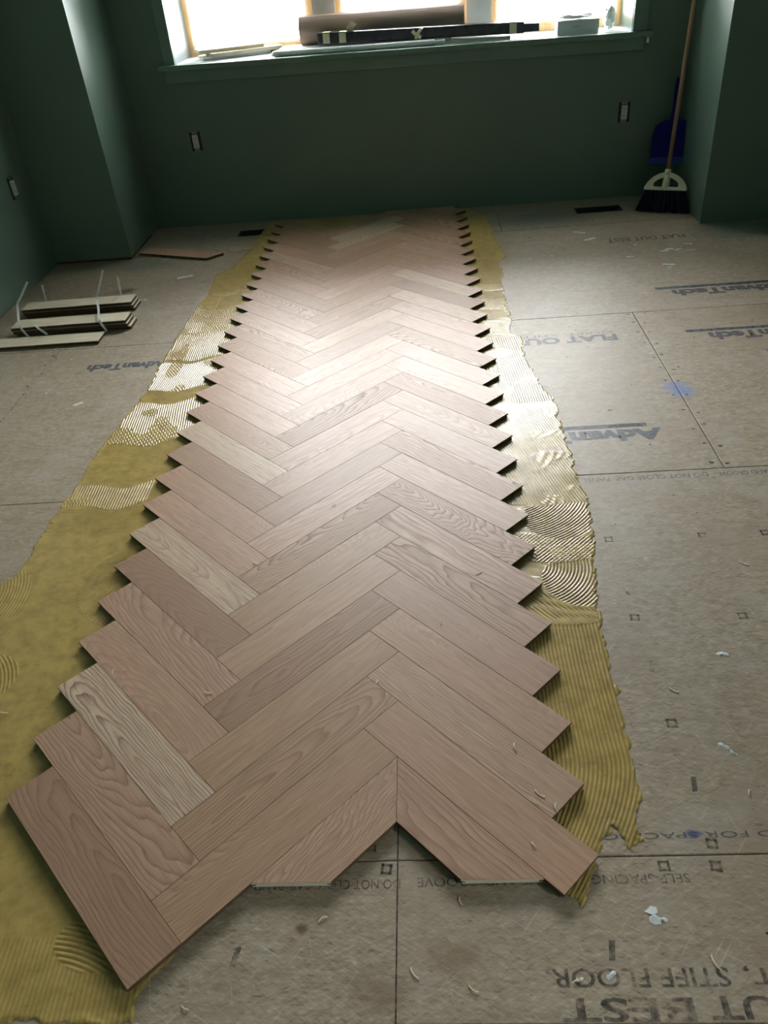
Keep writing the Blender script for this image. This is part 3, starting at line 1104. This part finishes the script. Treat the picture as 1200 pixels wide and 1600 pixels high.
def strap(pts, label, n=4):
    bm = bmesh.new()
    P = [Vector(p) for p in pts]
    dense = []
    for i in range(len(P) - 1):          # Catmull-Rom so that the bands bend rather than kink
        p0, p1, p2, p3 = P[max(i - 1, 0)], P[i], P[i + 1], P[min(i + 2, len(P) - 1)]
        for k in range(n):
            t = k / n
            dense.append(0.5 * ((2 * p1) + (p2 - p0) * t + (2 * p0 - 5 * p1 + 4 * p2 - p3) * t * t + (3 * p1 - p0 - 3 * p2 + p3) * t ** 3))
    dense.append(P[-1])
    ribbon(bm, dense, 0.010, (1, 0.05, 0), 0.0008)
    o = from_bm('strapping_band', bm, M['strap'])
    tag(o, label, 'strap', 'cut strapping bands on the plank piles')


strap([(-1.729, 2.416, 0.004), (-1.748, 2.420, 0.034), (-1.765, 2.440, 0.058), (-1.80, 2.53, 0.083), (-1.825, 2.60, 0.099), (-1.80, 2.60, 0.128), (-1.741, 2.60, 0.198)],
      'white cut strapping band arching over the left end of the plank piles')
strap([(-1.79, 2.80, 0.001), (-1.785, 2.795, 0.03), (-1.775, 2.79, 0.116)],
      'short white strap end standing up behind the left end of the rear pile')
strap([(-1.359, 2.416, 0.006), (-1.375, 2.422, 0.034), (-1.392, 2.445, 0.056), (-1.43, 2.56, 0.064), (-1.477, 2.68, 0.072), (-1.455, 2.68, 0.11), (-1.407, 2.68, 0.201)],
      'white cut strapping band bent upward over the right end of the plank piles')
strap([(-1.40, 2.80, 0.001), (-1.397, 2.785, 0.04), (-1.387, 2.78, 0.134)],
      'short white strap end standing up behind the right end of the rear pile')
strap([(-1.70, 2.452, 0.0475), (-1.672, 2.415, 0.046), (-1.650, 2.405, 0.032), (-1.631, 2.400, 0.0165)],
      'thin curl of white strap hanging over the middle plank pile')

# ------------------------------------------------------------------ floor vents (open boots cut through the panels)
for (x0, x1, y0, y1), lab in zip(HOLES, ('open dark floor vent beside the far left end of the planks',
                                         'open dark floor vent in front of the back wall near the broom')):
    t = tag(empty('floor_vent', ((x0 + x1) / 2, (y0 + y1) / 2, -0.11)), lab, 'vent')
    wx, wy = (x1 - x0) / 2 - 0.001, (y1 - y0) / 2 - 0.001
    for nm, d in (('duct_wall', (-wx, wx, -wy, -wy + 0.002, 0, 0.112)), ('duct_wall', (-wx, wx, wy - 0.002, wy, 0, 0.112)),
                  ('duct_wall', (-wx, -wx + 0.002, -wy, wy, 0, 0.112)), ('duct_wall', (wx - 0.002, wx, -wy, wy, 0, 0.112)),
                  ('duct_floor', (-wx, wx, -wy, wy, -0.002, 0.0))):
        boxobj(nm, d, M['duct'], t)

# ------------------------------------------------------------------ outlets without cover plates
def outlet(mtx, label):
    t = tag(empty('wall_outlet', mtx=mtx), label, 'outlet', 'outlets without cover plates')
    bm = bmesh.new()   # cut-out with box rim (local: x right, y into wall, z up)
    for d in ((-0.031, 0.031, -0.0015, 0.004, -0.052, -0.044), (-0.031, 0.031, -0.0015, 0.004, 0.044, 0.052),
              (-0.031, -0.026, -0.0015, 0.004, -0.044, 0.044), (0.026, 0.031, -0.0015, 0.004, -0.044, 0.044),
              (-0.026, 0.026, -0.0008, 0.004, -0.044, 0.044)):
        bbox(bm, *d)
    from_bm('electrical_box', bm, M['blackplastic'], t)
    for s in (-1, 1):
        bm = bmesh.new()
        prism(bm, [(-0.012, s * 0.039), (0.012, s * 0.039), (0.020, s * 0.050), (0.016, s * 0.058), (0.006, s * 0.058),
                   (0.005, s * 0.052), (-0.005, s * 0.052), (-0.006, s * 0.058), (-0.016, s * 0.058), (-0.020, s * 0.050)], 0.0, 0.002)
        for v in bm.verts:
            v.co = Vector((v.co.x, -0.003 - v.co.z, v.co.y))
        bmesh.ops.recalc_face_normals(bm, faces=bm.faces)
        from_bm('mounting_ear', bm, M['steel'], t)
    bm = bmesh.new()
    bbox(bm, -0.0165, 0.0165, -0.014, -0.001, -0.036, 0.036, bevel=0.002)
    r = from_bm('receptacle', bm, M['device'], t)
    bm = bmesh.new()
    for zz in (-0.018, 0.018):
        for xx, hh in ((-0.006, 0.0045), (0.006, 0.0035)):
            bbox(bm, xx - 0.001, xx + 0.001, -0.0145, -0.0138, zz + 0.003 - hh, zz + 0.003 + hh)
        bbox(bm, -0.002, 0.002, -0.0145, -0.0138, zz - 0.010, zz - 0.006)
    from_bm('socket_slots', bm, M['blackplastic'], r)


def wall_m(x, z):
    return Matrix.Translation((x, 4.0 - 0.026 * x, z)) @ Matrix.Rotation(WYAW, 4, 'Z')


outlet(wall_m(-1.201, 0.478), 'bare white outlet in the back wall below the left end of the window sill')
outlet(wall_m(1.248, 0.456), 'bare white outlet in the back wall beside the broom and dustpan')
outlet(Matrix.Translation((XL, 3.245, 0.470)) @ Matrix.Rotation(math.pi / 2, 4, 'Z'), 'bare white outlet in the left wall in front of the pier')

# ------------------------------------------------------------------ broom and dustpan in the right corner
def catenate(name, mtx, label, cat):
    return tag(empty(name, mtx=mtx), label, cat)


foot = Vector((1.423, 3.615, 0.0))
top_dir = (Vector((1.503, 3.835, 0.965)) - Vector((1.424, 3.650, 0.19))).normalized()
byaw = math.radians(-24)
xax = Vector((math.cos(byaw), math.sin(byaw), 0))
xax = (xax - top_dir * xax.dot(top_dir)).normalized()
yax = top_dir.cross(xax)
BM_ = Matrix(((xax.x, yax.x, top_dir.x, foot.x), (xax.y, yax.y, top_dir.y, foot.y), (xax.z, yax.z, top_dir.z, foot.z), (0, 0, 0, 1)))
br = catenate('broom', BM_, 'broom with wooden pole and cream head leaning in the right corner', 'broom')
bm = bmesh.new()
tube(bm, [(0, 0, 0.175), (0, 0, 0.60), (0, 0, 1.20), (0, 0, 1.345), (0, 0, 1.36)], [0.0115, 0.0115, 0.0115, 0.0115, 0.007], 14)
from_bm('handle', bm, M['pole'], br)
bm = bmesh.new()   # arched cap with two openings: arch band, base bar, socket
N = 18
A0, B0, A1, B1 = 0.110, 0.076, 0.078, 0.050
for sgn in (-0.016, 0.016):
    pass
outer = [(A0 * math.cos(math.pi * k / N), 0.126 + B0 * math.sin(math.pi * k / N) ** 1.5) for k in range(N + 1)]
inner = [(A1 * math.cos(math.pi * k / N), 0.126 + B1 * math.sin(math.pi * k / N) ** 1.5) for k in range(N + 1)]
vs = {}
for tag_, pts in (('o', outer), ('i', inner)):
    for s in (0, 1):
        vs[tag_, s] = [bm.verts.new((x, (-0.013, 0.013)[s], z)) for x, z in pts]
for k in range(N):
    bm.faces.new((vs['o', 0][k], vs['o', 0][k + 1], vs['i', 0][k + 1], vs['i', 0][k]))
    bm.faces.new((vs['i', 1][k], vs['i', 1][k + 1], vs['o', 1][k + 1], vs['o', 1][k]))
    bm.faces.new((vs['o', 1][k], vs['o', 1][k + 1], vs['o', 0][k + 1], vs['o', 0][k]))
    bm.faces.new((vs['i', 0][k], vs['i', 0][k + 1], vs['i', 1][k + 1], vs['i', 1][k]))
bbox(bm, -0.112, 0.112, -0.018, 0.018, 0.110, 0.128, bevel=0.004)
bbox(bm, -0.080, -0.064, -0.009, 0.009, 0.120, 0.146, bevel=0.003)
bbox(bm, 0.064, 0.080, -0.009, 0.009, 0.120, 0.146, bevel=0.003)
bmesh.ops.recalc_face_normals(bm, faces=bm.faces)
hd = from_bm('broom_head', bm, M['cream'], br)
bm = bmesh.new()
tube(bm, [(0, 0, 0.118), (0, 0, 0.16), (0, 0, 0.214), (0, 0, 0.218)], [0.022, 0.019, 0.0165, 0.014], 16)
from_bm('handle_socket', bm, M['cream'], hd)
bm = bmesh.new()
bmesh.ops.create_cone(bm, cap_ends=True, segments=10, radius1=0.004, radius2=0.004, depth=0.003,
                      matrix=Matrix.Translation((0, -0.0175, 0.195)) @ Matrix.Rotation(math.pi / 2, 4, 'X'))
from_bm('screw', bm, M['blackplastic'], hd)
bm = bmesh.new()   # flared bristles
for k in range(620):
    u, v = random.uniform(-1, 1), random.uniform(-1, 1)
    b0 = Vector((u * 0.106, v * 0.014, 0.108))
    flare = u * 0.146 + random.gauss(0, 0.003)
    lo = Vector((flare, v * 0.030 + random.gauss(0, 0.002), 0))
    # trim to the floor plane (local z along the pole, which leans)
    wz = BM_ @ lo
    dz = wz.z - random.uniform(0.0005, 0.004)
    lo.z -= dz / top_dir.z
    mid = b0.lerp(lo, 0.5) + Vector((random.gauss(0, 0.002), random.gauss(0, 0.002), 0))
    ang = random.uniform(0, math.pi)
    w = Vector((math.cos(ang), math.sin(ang), 0)) * 0.0022
    a = [bm.verts.new(b0 - w), bm.verts.new(b0 + w), bm.verts.new(mid + w), bm.verts.new(mid - w), bm.verts.new(lo + w * 0.7), bm.verts.new(lo - w * 0.7)]
    bm.faces.new((a[0], a[1], a[2], a[3]))
    bm.faces.new((a[3], a[2], a[4], a[5]))
o = from_bm('bristles', bm, M['bristle'], br)
o['kind'] = 'stuff'

# dustpan clipped on the pole behind the broom
DP = Matrix.Translation((1.490, 3.800, 0.208)) @ Matrix.Rotation(math.radians(-10), 4, 'Z') @ Matrix.Rotation(math.radians(-9), 4, 'X')
dp = catenate('dustpan', DP, 'blue plastic dustpan hanging behind the broom pole in the corner', 'dustpan')
bm = bmesh.new()
prof = [(-0.116, 0.0), (0.116, 0.0), (0.104, 0.13), (0.092, 0.185), (0.060, 0.208), (0.026, 0.218), (-0.026, 0.218), (-0.060, 0.208), (-0.092, 0.185), (-0.104, 0.13)]
lo = [bm.verts.new((x, 0.0, z)) for x, z in prof]
hi = [bm.verts.new((x * 0.985, 0.004, z)) for x, z in prof]
bm.faces.new(lo)
bm.faces.new(list(reversed(hi)))
n = len(prof)
for i in range(n):
    bm.faces.new((lo[i], hi[i], hi[(i + 1) % n], lo[(i + 1) % n]))
# raised side and back walls facing the wall behind
for i in range(1, n):
    (x0, z0), (x1, z1) = prof[i], prof[(i + 1) % n]
    d0 = 0.055 * min(1, z0 / 0.13) + 0.006
    d1 = 0.055 * min(1, z1 / 0.13) + 0.006
    a = [bm.verts.new(c) for c in ((x0, 0.002, z0), (x1, 0.002, z1), (x1, d1, z1), (x0, d0, z0))]
    b = [bm.verts.new(c) for c in ((x0 * 0.97, 0.002, z0 - 0.002), (x1 * 0.97, 0.002, z1 - 0.002), (x1 * 0.97, d1, z1 - 0.002), (x0 * 0.97, d0, z0 - 0.002))]
    bm.faces.new(a)
    bm.faces.new(list(reversed(b)))
    bm.faces.new((a[3], a[2], b[2], b[3]))
bmesh.ops.recalc_face_normals(bm, faces=bm.faces)
from_bm('pan', bm, M['blue'], dp)
bm = bmesh.new()
bbox(bm, -0.117, 0.117, -0.004, 0.006, -0.004, 0.030, bevel=0.002)
from_bm('lip', bm, M['lightblue'], dp)
bm = bmesh.new()
prism(bm, [(-0.026, 0.212), (0.026, 0.212), (0.019, 0.26), (0.017, 0.38), (0.013, 0.42), (-0.013, 0.42), (-0.017, 0.38), (-0.019, 0.26)], -0.006, 0.012)
for v in bm.verts:
    v.co = Vector((v.co.x, v.co.z, v.co.y))
bmesh.ops.recalc_face_normals(bm, faces=bm.faces)
from_bm('dustpan_handle', bm, M['blue'], dp)

# ------------------------------------------------------------------ things lying on the window sill (sill frame: z=0 is the sill top)
def on_sill(x, y, z, rz=0.0, ry=0.0, rx=0.0):
    return WM @ Matrix.Translation((x, y, z)) @ Euler((rx, ry, rz)).to_matrix().to_4x4()


def sill_thing(name, bm, mats, mtx, label, cat, group=None, smooth=False):
    o = from_bm(name, bm, mats, None, smooth)
    o.matrix_world = mtx
    return tag(o, label, cat, group)


# stack of short pale boards at the left
for k, (dx, dy, dz, rz, ln, lab) in enumerate(((0.0, -0.004, 0.0, 0.60, 0.52, 'lowest'), (0.05, -0.012, 0.0172, 0.66, 0.56, 'middle'), (-0.02, 0.006, 0.0344, 0.60, 0.50, 'topmost'))):
    bm2 = bmesh.new()
    bbox(bm2, 0, ln * 0.75, -0.075, 0.075, 0, 0.017, bevel=0.0015)
    sill_thing('trim_offcut', bm2, M['back'] if k else M['white'], on_sill(-1.115 + dx, 0.135 + dy, dz, rz * 0.72),
               f'short pale wooden board on the left end of the sill, {lab} of its stack', 'board', 'short boards on the window sill')
# long white strips under the roll
for k, (x0, x1, y0, y1, z0, lab) in enumerate(((-0.70, 0.62, 0.07, 0.30, 0.0, 'lower'), (-0.66, 0.30, 0.09, 0.29, 0.0135, 'upper'))):
    bm = bmesh.new()
    bbox(bm, x0, x1, y0, y1, z0, z0 + 0.013, bevel=0.002)
    sill_thing('white_trim_strip', bm, M['white'], on_sill(0, 0, 0), f'long flat white trim strip lying under the brown roll, {lab} of two', 'trim strip', 'white strips on the window sill')
# brown paper roll
t = tag(empty('paper_roll', mtx=on_sill(-0.085, 0.235, 0.027 + 0.0705)), 'thick roll of brown kraft paper lying on the window sill', 'paper roll')
bm = bmesh.new()
NT_ = 36
for x0, x1, r in ((-0.46, 0.46, 0.070),):
    tube(bm, [(x0, 0, 0), (-0.2, 0, 0), (0.2, 0, 0), (x1, 0, 0)], r, NT_, cap=False)
    for xx, sg in ((x0, 1), (x1, -1)):       # spiral ends as rings
        prev = None
        for q, rr in enumerate((0.070, 0.060, 0.050, 0.040, 0.030, 0.022)):
            ring_ = [bm.verts.new((xx + sg * (0.001 * (q % 2) + 0.0015 * q * 0.4), rr * math.cos(2 * math.pi * k / NT_), rr * math.sin(2 * math.pi * k / NT_))) for k in range(NT_)]
            if prev:
                for k in range(NT_):
                    bm.faces.new((prev[k], prev[(k + 1) % NT_], ring_[(k + 1) % NT_], ring_[k]))
            prev = ring_
bmesh.ops.recalc_face_normals(bm, faces=bm.faces)
from_bm('paper', bm, M['kraft'], t)
bm = bmesh.new()
tube(bm, [(-0.455, 0, 0), (0.455, 0, 0)], 0.0218, 20)
from_bm('core_tube', bm, M['cardboard'], t)
bm = bmesh.new()
ribbon(bm, [(0.0, 0.0705 * math.sin(a), 0.0705 * math.cos(a)) for a in np.linspace(-0.5, 0.35, 8)] + [(0.0, 0.034, 0.071)], 0.918, (1, 0, 0), 0.0006)
from_bm('loose_edge', bm, M['kraft'], t)
# black wrapped bundle with tape
bd = tag(empty('wrapped_bundle', mtx=on_sill(0.172, 0.098, 0.0285, -0.02, 0.0145)), 'long black plastic-wrapped bundle bound with pale tape on the sill', 'bundle')
bm = bmesh.new()
bbox(bm, -0.605, 0.52, -0.038, 0.038, 0, 0.054, bevel=0.008)
prism(bm, [(0.515, -0.036), (0.52, 0.036), (0.605, 0.020), (0.60, -0.012)], 0.006, 0.044)
for v in bm.verts:
    v.co.z += 0.0012 * math.sin(v.co.x * 40) if v.co.z > 0.03 else 0
from_bm('wrapping', bm, M['blackwrap'], bd)
for x in (-0.555, -0.465, 0.46):
    bm = bmesh.new()
    for d in ((x - 0.019, x + 0.019, -0.0392, -0.0385, 0.004, 0.051), (x - 0.019, x + 0.019, -0.0385, 0.0385, 0.0542, 0.0552)):
        bbox(bm, *d)
    from_bm('tape_band', bm, M['tape'], bd)
for x, pts in ((-0.425, [(0, -0.01, 0.055), (0.0, -0.03, 0.075), (0.01, -0.035, 0.088), (0.03, -0.02, 0.075)]),
               (-0.045, [(0.02, -0.02, 0.056), (0.012, -0.043, 0.050), (-0.012, -0.048, 0.022), (-0.018, -0.052, 0.002)]),
               (-0.07, [(0.035, -0.047, 0.008), (0.02, -0.049, 0.018), (0.0, -0.05, 0.030), (-0.012, -0.05, 0.042)])):
    bm = bmesh.new()
    ribbon(bm, [(x + a, b, c) for a, b, c in pts], 0.034 if x < -0.4 else 0.018, (1, 0.1, 0.25), 0.0008)
    from_bm('tape_tail', bm, M['tape'], bd)
# white tube with nozzle
tb = tag(empty('caulk_tube', mtx=on_sill(-0.24, 0.018, 0.0142)), 'long thin white plastic tube with stepped end lying along the sill edge', 'tube')
bm = bmesh.new()
tube(bm, [(-0.44, 0.0, 0), (-0.43, 0, 0), (0.445, 0, 0), (0.452, 0, 0)], [0.010, 0.014, 0.014, 0.011], 16)
from_bm('tube_body', bm, M['whiteplastic'], tb)
bm = bmesh.new()
tube(bm, [(0.450, 0, 0), (0.468, 0, 0), (0.469, 0, 0), (0.505, 0, 0)], [0.008, 0.008, 0.0105, 0.0105], 14)
from_bm('end_cap', bm, M['whiteplastic'], tb)
# white carton with lid flap
cb = tag(empty('carton', mtx=on_sill(0.975, 0.085, 0.0, 0.015)), 'small white cardboard box at the right end of the sill', 'box')
bm = bmesh.new()
bbox(bm, -0.109, 0.109, -0.045, 0.075, 0, 0.062, bevel=0.0015)
from_bm('box_body', bm, M['cardboard'], cb)
bm = bmesh.new()
bbox(bm, -0.112, 0.112, -0.047, 0.078, 0.0622, 0.066, bevel=0.001)
bbox(bm, -0.022, 0.012, -0.049, -0.046, 0.058, 0.064)
from_bm('box_lid', bm, M['white'], cb)
bm = bmesh.new()
for a, b in ((-0.030, -0.022), (-0.018, -0.008), (-0.004, 0.006), (0.010, 0.014)):
    bbox(bm, a, b, -0.0456, -0.045, 0.034, 0.037)
from_bm('printed_mark', bm, M['greyprint'], cb)
# crumpled bits on top of and beside the carton
def crumple(name, loc, dims, seed, label, mat='whiteplastic'):
    rr = random.Random(seed)
    bm = bmesh.new()
    bmesh.ops.create_icosphere(bm, subdivisions=3, radius=1.0)
    ph = [rr.uniform(0, 6.28) for _ in range(6)]
    for v in bm.verts:
        c = v.co
        k = 1 + 0.16 * math.sin(5 * c.x + ph[0]) * math.sin(6 * c.y + ph[1]) + 0.12 * math.sin(11 * c.z + ph[2] + 4 * c.x) + rr.uniform(-0.07, 0.07)
        v.co = Vector((c.x * dims[0] * k, c.y * dims[1] * k, c.z * dims[2] * k))
    zmin = min(v.co.z for v in bm.verts)
    for v in bm.verts:
        v.co.z -= zmin
    sill_thing(name, bm, M[mat], on_sill(*loc), label, 'plastic')


crumple('plastic_wrapping', (1.155, 0.14, 0.0), (0.032, 0.03, 0.052), 3, 'crumpled clear-white plastic standing beside the white carton')
crumple('plastic_wrapping', (0.97, 0.10, 0.0662), (0.09, 0.045, 0.012), 5, 'crumpled white plastic lying on top of the white carton')
boxobj('unpainted_edge', (1.331, 1.343, -0.012, 0.003, -0.058, -0.030), M['white'], win)

# ------------------------------------------------------------------ wood slivers left on planks and subfloor
def sliver(x, y, z, ln, rz, label, group, curl=0.0):
    bm = bmesh.new()
    pts = [(ln * (u - 0.5), 0.15 * ln * math.sin(3 * u), 0.0009 + curl * math.sin(math.pi * u)) for u in np.linspace(0, 1, 6)]
    ribbon(bm, pts, 0.0022, (0, 1, 0), 0.0008)
    o = from_bm('wood_sliver', bm, M['sliver'])
    o.location = (x, y, z)
    o.rotation_euler = (0, 0, rz)
    tag(o, label, 'wood sliver', group)


for x, y in ((0.236, 0.085), (-0.67, 0.327), (-0.429, 0.255), (-0.049, 0.268), (0.297, -0.051), (0.361, -0.085),
             (0.246, -0.124), (0.099, 0.449), (-0.393, 0.701), (-0.20, 0.95), (0.20, 0.62)):
    if x > 0.33:
        x, y = 0.27, -0.02
    sliver(x, y, TOP + 0.0003, random.uniform(0.012, 0.024), random.uniform(0, 3.1),
           'tiny pale wood sliver lying on the herringbone planks', 'wood slivers on the planks', random.uniform(0, 0.003))
for x, y in ((-0.90, 0.229), (-0.93, 0.15)):
    sliver(x, y, 0.0034, 0.024, random.uniform(0, 3.1), 'tiny pale wood sliver stuck in the yellow adhesive', 'wood slivers in the adhesive', 0.003)
for x, y in ((0.588, 0.233), (0.123, -0.354), (-0.336, -0.379), (0.283, -0.346), (0.507, -0.319), (0.11, -0.215), (-0.127, -0.243),
             (0.56, 0.547), (0.868, 0.634), (1.059, 2.441), (0.60, 1.27), (0.70, 1.45), (0.90, 1.75), (0.03, -0.33), (0.66, -0.02)):
    sliver(x, y, 0.0006, random.uniform(0.012, 0.026), random.uniform(0, 3.1), 'tiny pale wood sliver lying on the bare subfloor', 'wood slivers on the subfloor', random.uniform(0, 0.002))
